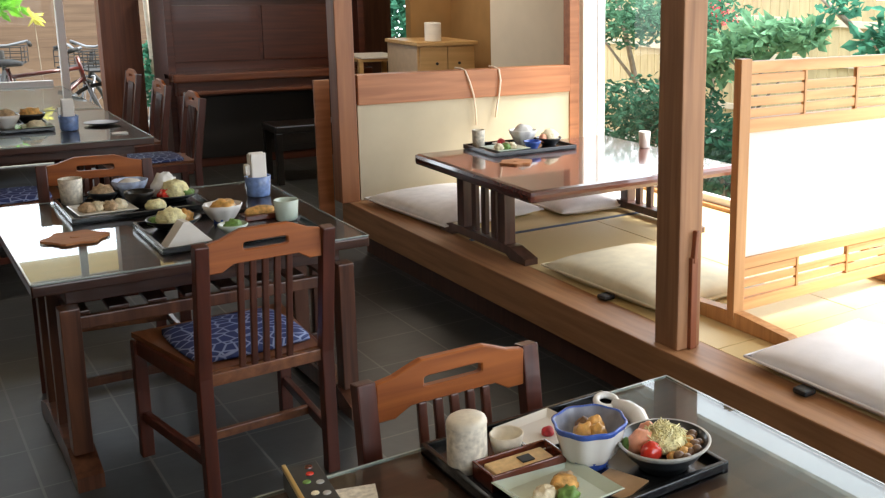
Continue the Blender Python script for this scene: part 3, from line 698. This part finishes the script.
ob(bx(-.075, .075, -.04, .04, 0, .022, bev=.004), 'lacquer_dish', 'redlac', 'red-brown lacquer dish right of the white lobed bowl', 'dish', (1.225, 4.10, nz), .05, False)
food('omelette', 'fry', 'golden omelette on the red-brown dish of the right tray', 'food', (1.225, 4.10, nz+.0225), (.060, .030, .022), 92, .2)
ob(lathe(B(), bowl_prof(.03, .055, .04), 28), 'small_dish', 'celad', 'small celadon dish at the front of the right tray behind the chair', 'bowl', (1.06, 3.90, nz))
food('green_pickle', 'green', 'green pickle in the small celadon dish', 'food', (1.06, 3.90, nz+.012), (.036, .034, .034), 94, .3)
ob(lathe(B(), cup_prof(.042, .048, .085), 28), 'tea_cup', 'celad', 'pale celadon tea cup at the right end of the right tray', 'cup', (1.300, 4.01, nz))
# blue cup with napkin stack
def blue_cup(label, l2, x, y):
    ob(lathe(B(), [(0, 0), (.046, 0), (.050, .006), (.056, .09), (.054, .092), (.052, .088), (.046, .014), (0, .012)], 32), 'napkin_cup', 'bluecup', label, 'cup', (x, y, NT))
    t = thing('paper_napkins', l2, 'napkins', (x, y, NT+.0125))
    for k in range(4):
        a = k*.5
        b = bx(-.033, .033, -.033+.017*k, -.0175+.017*k, 0, .185-.008*(k % 2), bev=.006); fin(b, 'napkin_fold', 'napkin', t)
    b = bx(-.056, -.034, -.020, .018, .086, .135, bev=.007); fin(b, 'loose_corner', 'napkin', t)
blue_cup('blue banded cup holding napkins at the back of the middle table', 'white napkins standing in the blue cup of the middle table', 1.365, 4.58)
blue_cup('blue banded cup holding napkins on the far table', 'white napkins standing in the blue cup of the far table', 1.005, 7.12)
# leaf-shaped coasters
def leaf(label, x, y, z, w, d, rz=0):
    pts = []
    for k in range(40):
        a = 2*PI*k/40
        r = 1+.12*math.cos(6*a)
        px = w/2*math.cos(a)*(1 if abs(math.cos(a)) < .8 else 1.12)
        pts.append((px*r, d/2*math.sin(a)*r))
    t = thing('leaf_coaster', label, 'coaster', (x, y, z), rz)
    fin(prism(B(), pts, None, .0003, .009, 'XY'), 'board', 'leafw', t)
    fin(lathe(B(), [(0, 0), (w*.10, 0), (w*.09, .003), (0, .0035)], 16), 'raised_vein', 'leafw', t, loc=(0, 0, .009))
leaf('brown leaf-shaped coaster on the front left of the middle table', .575, 4.19, NT, .185, .20)
leaf('brown leaf-shaped coaster on the low table in front of its tray', 2.62, 4.43, .7455, .15, .15)
# --- low table tray
LT = .7455; lz = LT+.0105
tray('black meal tray on the low table', 2.60, 3.12, 4.61, 4.97, LT)
ob(lathe(B(), cup_prof(.032, .036, .098), 24), 'tall_cup', 'mottled', 'tall mottled cup at the left of the low table tray', 'cup', (2.665, 4.91, lz))
ob(sqplate(B(), .20), 'square_plate', 'celad', 'pale square plate at the front of the low table tray', 'plate', (2.735, 4.735, lz), .05, False)
for i, (x, m, lb) in enumerate(((-.04, 'rice', 'cream bite at the left of the low table plate'), (.0, 'green', 'green bite in the middle of the low table plate'), (.04, 'rice', 'cream bite at the right of the low table plate'))):
    food('side_dish', m, lb, 'food', (2.735+x, 4.735, lz+.0095), (.026, .03, .024), 100+i, .3)
ob(lathe(B(), [(0, 0), (.03, 0), (.05, .012), (.051, .014), (.046, .014), (0, .008)], 24), 'small_plate', 'porc', 'small white plate with pickled plum on the low table tray', 'plate', (2.80, 4.895, lz))
food('pickled_plum', 'ume', 'red pickled plum on the small white plate of the low table', 'pickle', (2.80, 4.895, lz+.0095), (.022, .022, .022), 105)
ob(lathe(B(), bowl_prof(.036, .080, .085), 40, f8), 'rice_bowl', 'porc', 'white lobed bowl in the middle of the low table tray', 'bowl', (2.915, 4.85, lz))
food('rice_mound', 'porc', 'white heap in the lobed bowl of the low table', 'food', (2.915, 4.85, lz+.042), (.056, .056, .058), 106, .15)
ob(lathe(B(), bowl_prof(.03, .05, .045), 24), 'small_bowl', 'bluegl', 'small cobalt bowl before the white lobed bowl on the low table', 'bowl', (2.885, 4.70, lz))
ob(lathe(B(), bowl_prof(.04, .074, .045), 32), 'salad_bowl', 'darkbowl', 'dark salad bowl at the right of the low table tray', 'bowl', (3.03, 4.76, lz))
food('potato_salad', 'rice', 'cream mound in the dark salad bowl of the low table', 'food', (3.04, 4.765, lz+.020), (.052, .050, .052), 108, .25)
food('ham_slice', 'salmon', 'pink slice at the left of the low table cream mound', 'food', (2.985, 4.75, lz+.022), (.026, .024, .034), 109, .25)
ob(lathe(B(), cup_prof(.030, .034, .095), 24), 'white_cup', 'porc', 'plain white cup at the right end of the low table, by the thick post', 'cup', (3.47, 4.44, LT))
# --- far table
tray('black meal tray on the far table', .42, .93, 7.13, 7.58, NT)
ob(lathe(B(), bowl_prof(.04, .085, .07), 28), 'small_bowl', 'black', 'black bowl at the right of the far table tray', 'bowl', (.84, 7.44, nz))
food('fried_food', 'fry', 'yellow fried food heaped in the black bowl of the far table', 'food', (.84, 7.44, nz+.035), (.062, .06, .055), 120, .3)
ob(lathe(B(), bowl_prof(.04, .075, .08), 28), 'rice_bowl', 'porc', 'pale bowl in the middle of the far table tray', 'bowl', (.70, 7.34, nz))
food('cream_food', 'fish', 'brownish food in the pale bowl of the far table', 'food', (.70, 7.34, nz+.04), (.055, .055, .05), 121, .3)
ob(sqplate(B(), .17), 'square_plate', 'celad', 'square plate at the front right of the far table tray', 'plate', (.845, 7.23, nz), 0, False)
food('fried_food', 'rice', 'cream food on the square plate of the far table', 'food', (.845, 7.23, nz+.0095), (.05, .045, .03), 122, .3)
ob(lathe(B(), [(0, 0), (.06, 0), (.105, .014), (.106, .017), (.08, .016), (0, .010)], 32), 'round_plate', 'darkbowl', 'flat dark round plate right of the blue cup on the far table', 'plate', (1.215, 7.28, NT))
tag(fin(bx(1.18, 1.27, 6.78, 6.84, NT, NT+.008, bev=.003), 'folded_paper', 'napkin'), 'small folded white paper at the front corner of the far table', 'paper')

# ------------------------------------------------------------------ outside
struct(bx(-9, 14, -6, 16, -.14, -.10, bev=0), 'ground_garden', 'gravel')
def fence(name, label, a, b, h, n, mat, rmat, rails, inward):
    a, b = Vector(a), Vector(b); L = (b-a).length; ang = math.atan2(b.y-a.y, b.x-a.x)
    t = thing(name, label, 'fence', (a.x, a.y, -.1), ang)
    bm = B(); w = L/n
    for k in range(n): box(bm, k*w+.004, (k+1)*w-.004, -.012, .012, 0, h-.02*((k*7) % 3), bev=.006)
    fin(bm, 'board_panel', mat, t)
    for z in rails: fin(bx(0, L, min(0, inward*.05), max(0, inward*.05), z-.03, z+.03, bev=.004), 'rail', rmat, t)
    return t
fence('bamboo_fence', 'pale bamboo board fence across the garden outside the right window', (7.0, 1.5, 0), (7.0, 13, 0), 1.68, 90, 'fencew', 'fencer', (.52, 1.06, 1.42), 1)
fb = thing('plank_fence', 'brown plank fence outside behind the bicycles', 'fence', (-2, 13.2, -.1))
bm = B()
for k in range(9): box(bm, 0, 5.2, -.015, .015, .05+k*.24, (.05+k*.24)+.241, bev=.004)
fin(bm, 'plank_panel', 'fenceb', fb)
for x in (.2, 1.7, 3.2, 4.7): fin(bx(x-.04, x+.04, .015, .08, 0, 2.25, bev=.004), 'post', 'fenceb', fb)
# plants: leaf clouds on branching stems
def leaves(bm, c, r, n, size, seed, flat=1.0):
    rnd = random.Random(seed)
    for _ in range(n):
        d = Vector((rnd.gauss(0, 1), rnd.gauss(0, 1), rnd.gauss(0, 1))).normalized()*(rnd.random()**.45)
        p = Vector((c[0]+d.x*r[0], c[1]+d.y*r[1], c[2]+d.z*r[2]))
        u = Vector((rnd.gauss(0, 1), rnd.gauss(0, 1), rnd.gauss(0, .6)*flat)).normalized(); v = u.orthogonal().normalized()
        v = (Matrix.Rotation(rnd.random()*6.28, 3, u) @ v)
        s = size*(.6+.8*rnd.random()); w = s*.45
        m = p+u*s*.5+u.cross(v)*s*.08
        q = [bm.verts.new(p), bm.verts.new(m+v*w*.5), bm.verts.new(p+u*s), bm.verts.new(m-v*w*.5)]
        bm.faces.new(q)
def plant(name, label, cat, base, stems, clumps, mat, bmat='bark', size=.09, seed=1):
    t = thing(name, label, cat, base)
    for k, (pts, r) in enumerate(stems): fin(tube(B(), pts, [r*(1-.6*i/(len(pts)-1)) for i in range(len(pts))], 7), 'trunk' if k == 0 else 'branch', bmat, t, True)
    bm = B()
    for i, (c, r, n) in enumerate(clumps): leaves(bm, c, r, n, size, seed*100+i)
    fin(bm, 'foliage', mat, t); return t
plant('garden_tree', 'small garden tree with dark crown and forked trunk seen left of the thick post', 'tree', (5.9, 7.65, -.1),
      [([(0, 0, 0), (.03, -.02, .5), (-.05, .05, 1.0), (-.2, .1, 1.6)], .045), ([(.02, -.02, .4), (.18, -.15, .9), (.3, -.3, 1.5)], .03), ([(-.02, .02, .8), (-.3, .3, 1.3)], .02)],
      [((-.1, .15, 1.42), (.75, .75, .30), 1500), ((.3, -.5, 1.45), (.55, .55, .25), 700), ((-.3, .6, 1.3), (.3, .3, .2), 250)], 'leafm', size=.085, seed=1)
plant('garden_shrub', 'dark bushy shrub outside just above the low table, left of the thick post', 'shrub', (5.35, 6.75, -.1),
      [([(0, 0, 0), (.02, 0, .4), (.1, .05, .8)], .03)], [((0, .1, .55), (.45, .65, .42), 2200), ((.1, -.35, .75), (.35, .35, .25), 700)], 'leafd', size=.075, seed=2)
plant('garden_shrub', 'low dark shrub outside between the thick post and the screen', 'shrub', (5.3, 5.75, -.1),
      [([(0, 0, 0), (0, .02, .35)], .025)], [((0, 0, .42), (.35, .42, .36), 900)], 'leafd', size=.10, seed=3)
plant('leafy_bush', 'bright green broad-leaved branches outside above the screen\'s left stile', 'bush', (5.6, 5.75, -.1),
      [([(0, 0, 0), (.0, .05, .6), (.05, -.05, 1.2)], .03), ([(0, .04, .7), (.05, -.4, 1.2)], .015), ([(.02, 0, .9), (0, .4, 1.25)], .012)],
      [((0, .35, 1.22), (.25, .35, .14), 240), ((.02, -.15, 1.36), (.25, .45, .13), 330), ((.0, -.55, 1.42), (.2, .2, .10), 90), ((0, .5, 1.05), (.2, .2, .15), 110)], 'leafb', size=.13, seed=4)
plant('maple_branch_tree', 'slanting branch with green leaves at the top right corner of the garden view', 'tree', (5.6, 3.9, -.1),
      [([(0, 0, 0), (.02, .05, .8), (0, .35, 1.25), (0, .75, 1.40), (0, 1.25, 1.72)], .045), ([(0, .3, 1.2), (.1, .0, 1.6)], .02)],
      [((0, .55, 1.36), (.2, .25, .13), 170), ((.1, .35, 1.52), (.3, .30, .12), 220), ((0, .95, 1.62), (.2, .2, .08), 60), ((.1, .1, 1.3), (.3, .3, .2), 160)], 'leaft', size=.12, seed=5)
plant('hydrangea', 'small shrub with reddish flowers outside beside the thick post', 'shrub', (6.6, 7.35, -.1),
      [([(0, 0, 0), (0, .02, .9), (.02, .0, 1.5)], .03)], [((0, 0, 1.45), (.18, .16, .12), 170)], 'petal', size=.09, seed=6)
plant('tall_grass_shrub', 'teal foliage seen through the small far window', 'shrub', (5.0, 11.3, -.1),
      [([(0, 0, 0), (.05, 0, .8), (0, .05, 1.6)], .04)], [((0, 0, 1.45), (.65, .5, .75), 2000)], 'leaft', size=.13, seed=7)
plant('slit_shrub', 'foliage seen in the slit between two dark posts at the far wall', 'shrub', (2.45, 11.0, -.1),
      [([(-.08, 0, 0), (-.08, 0, .7), (-.11, .02, 1.3), (-.15, 0, 2.2)], .07)], [((0, .1, .75), (.26, .3, .42), 700)], 'leaft', 'pbark', size=.10, seed=8)
plant('lime_shrub', 'bright lime-green leaves at the top left corner outside', 'shrub', (1.02, 11.9, -.1),
      [([(0, 0, 0), (.02, 0, .8), (.1, 0, 1.5)], .03)], [((.15, 0, 1.44), (.22, .2, .10), 170)], 'leafy', size=.14, seed=9)
plant('yellow_sprig', 'sprig of yellow leaves right of the lime-green leaves outside', 'shrub', (1.48, 11.85, -.1),
      [([(0, 0, 0), (0, 0, .7), (-.02, 0, 1.30)], .008)], [((-.03, 0, 1.31), (.06, .05, .02), 9)], 'leafyl', size=.12, seed=10)
gb = thing('garden_bin', 'dark round garden pot outside near the foot of the screen', 'pot', (5.5, 5.95, -.1))
fin(lathe(B(), [(0, 0), (.20, 0), (.22, .02), (.27, .5), (.29, .52), (.29, .56), (.25, .56), (.22, .05), (0, .04)], 32), 'body', 'metalb', gb, True)
fin(lathe(B(), [(0, .52), (.245, .52), (.245, .50), (0, .50)], 24), 'soil', 'bark', gb)

# bicycles outside the far left window
def bicycle(label, loc, rz, fr):
    t = thing('bicycle', label, 'bicycle', loc, rz, 'bicycles outside the far window')
    for x in (-.52, .52):
        w = fin(tube(B(), [(x+.33*math.cos(a), 0, .34+.33*math.sin(a)) for a in [k*2*PI/32 for k in range(32)]], .02, 8, True), 'wheel', 'rubber', t, True)
        sp_ = B()
        for k in range(14):
            a = k*PI/7; tube(sp_, [(x, 0, .34), (x+.325*math.cos(a), 0, .34+.325*math.sin(a))], .003, 4)
        fin(sp_, 'spokes', 'steel', w)
    f = B()
    for a, b, r in (((-.13, 0, .30), (-.25, 0, .86), .018), ((-.22, 0, .78), (.36, 0, .84), .02), ((-.13, 0, .30), (.37, 0, .74), .021), ((-.52, .04, .34), (-.13, .03, .30), .011), ((-.52, .04, .34), (-.23, .02, .78), .010), ((.33, 0, .95), (.39, 0, .68), .022)): tube(f, [a, b], r)
    fin(f, 'frame', fr, t, True)
    f = B(); tube(f, [(.39, .05, .70), (.52, .05, .34)], .013); tube(f, [(.39, -.05, .70), (.52, -.05, .34)], .013); tube(f, [(.39, -.05, .70), (.39, .05, .70)], .013)
    fin(f, 'fork', 'steel', t, True)
    h = fin(tube(B(), [(.22, -.28, 1.02), (.32, -.24, 1.05), (.34, -.05, 1.0), (.34, .05, 1.0), (.32, .24, 1.05), (.22, .28, 1.02)], .014), 'handlebar', 'steel', t, True)
    for s in (-1, 1): fin(tube(B(), [(.20, s*.285, 1.015), (.29, s*.255, 1.04)], .02), 'grip', 'rubber', h, True)
    fin(blob(B(), (-.27, 0, .88), (.15, .085, .05), 3, .1, 1.5), 'saddle', 'rubber', t, True)
    b = B(); box(b, .40, .66, -.15, .15, .80, .82, .004)
    for z in (.86, .92, .98): tube(b, [(.39, -.16, z), (.67, -.16, z), (.67, .16, z), (.39, .16, z)], .005, 5, True)
    for x, y in ((.39, -.16), (.67, -.16), (.67, .16), (.39, .16), (.53, -.16), (.53, .16), (.67, 0)): tube(b, [(x, y, .81), (x, y, .99)], .005, 5)
    fin(b, 'basket', 'blackm', t)
    f = B(); tube(f, [(-.13, -.05, .30), (-.05, -.05, .17)], .01); tube(f, [(-.13, .05, .30), (-.21, .05, .43)], .01); tube(f, [(-.13, -.06, .30), (-.13, .06, .30)], .02)
    fin(f, 'crank', 'steel', t)
    return t
bicycle('bicycle standing across the far window, maroon frame, closest to the glass', (1.36, 11.1, -.1), .06, 'bikered')
bicycle('dark bicycle parked slantwise behind the maroon one, near the broad post', (2.17, 11.95, -.1), -2.4, 'rubber')
bicycle('dark bicycle at the left edge of the far window, pointing away', (1.08, 11.85, -.1), 1.25, 'rubber')

# ------------------------------------------------------------------ light
W = bpy.data.worlds.new('sky'); S.world = W; W.use_nodes = True
nt = W.node_tree; bg = nt.nodes['Background']; bg.inputs['Color'].default_value = (.84, .92, 1, 1); bg.inputs['Strength'].default_value = 6.0
def area(name, loc, rot, sx, sy, power, col=(1, 1, 1), portal=False):
    l = bpy.data.lights.new(name, 'AREA'); l.shape = 'RECTANGLE'; l.size = sx; l.size_y = sy; l.energy = power; l.color = col
    o = bpy.data.objects.new(name, l); COL.objects.link(o); o.location = loc; o.rotation_euler = rot
    if portal: l.cycles.is_portal = True
    return o
for i, (x, y, p) in enumerate(((1.6, -.6, 8), (.0, 1.8, 8), (-.8, 5.6, 7), (3.0, 7.2, 24))):
    area('fill_light', (x, y, 2.66), (0, 0, 0), .6, .6, p, (1, .86, .68))  # unseen warm fill lights added overhead to brighten the interior
sun = bpy.data.lights.new('sun', 'SUN'); sun.energy = 14; sun.angle = .35; sun.color = (1, .96, .88)
so = bpy.data.objects.new('sun', sun); COL.objects.link(so); so.rotation_euler = Vector((-.55, .35, -1)).to_track_quat('-Z', 'Y').to_euler()

# ------------------------------------------------------------------ camera
cam = bpy.data.cameras.new('camera'); co = bpy.data.objects.new('camera', cam); COL.objects.link(co); S.camera = co
f_px, cx, cy = 999.89, 658.98, 180.98
yaw, pitch, roll = .678785725, .200801475, .017929088
Fd = Vector((math.sin(yaw)*math.cos(pitch), math.cos(yaw)*math.cos(pitch), -math.sin(pitch))); rt = Vector((math.cos(yaw), -math.sin(yaw), 0)); up = rt.cross(Fd)
r2 = math.cos(roll)*rt+math.sin(roll)*up; u2 = -math.sin(roll)*rt+math.cos(roll)*up
co.matrix_world = Matrix(((r2.x, u2.x, -Fd.x, 0), (r2.y, u2.y, -Fd.y, 0), (r2.z, u2.z, -Fd.z, 1.70), (0, 0, 0, 1)))
cam.sensor_fit = 'HORIZONTAL'; cam.sensor_width = 36; cam.lens = f_px*36/885
cam.shift_x = (442.5-cx)/885; cam.shift_y = (cy-249)/885
cam.clip_start = .05
vs = S.view_settings; vs.view_transform = 'Standard'; vs.look = 'None'; vs.gamma = 1; vs.use_curve_mapping = False; vs.exposure = 0.0
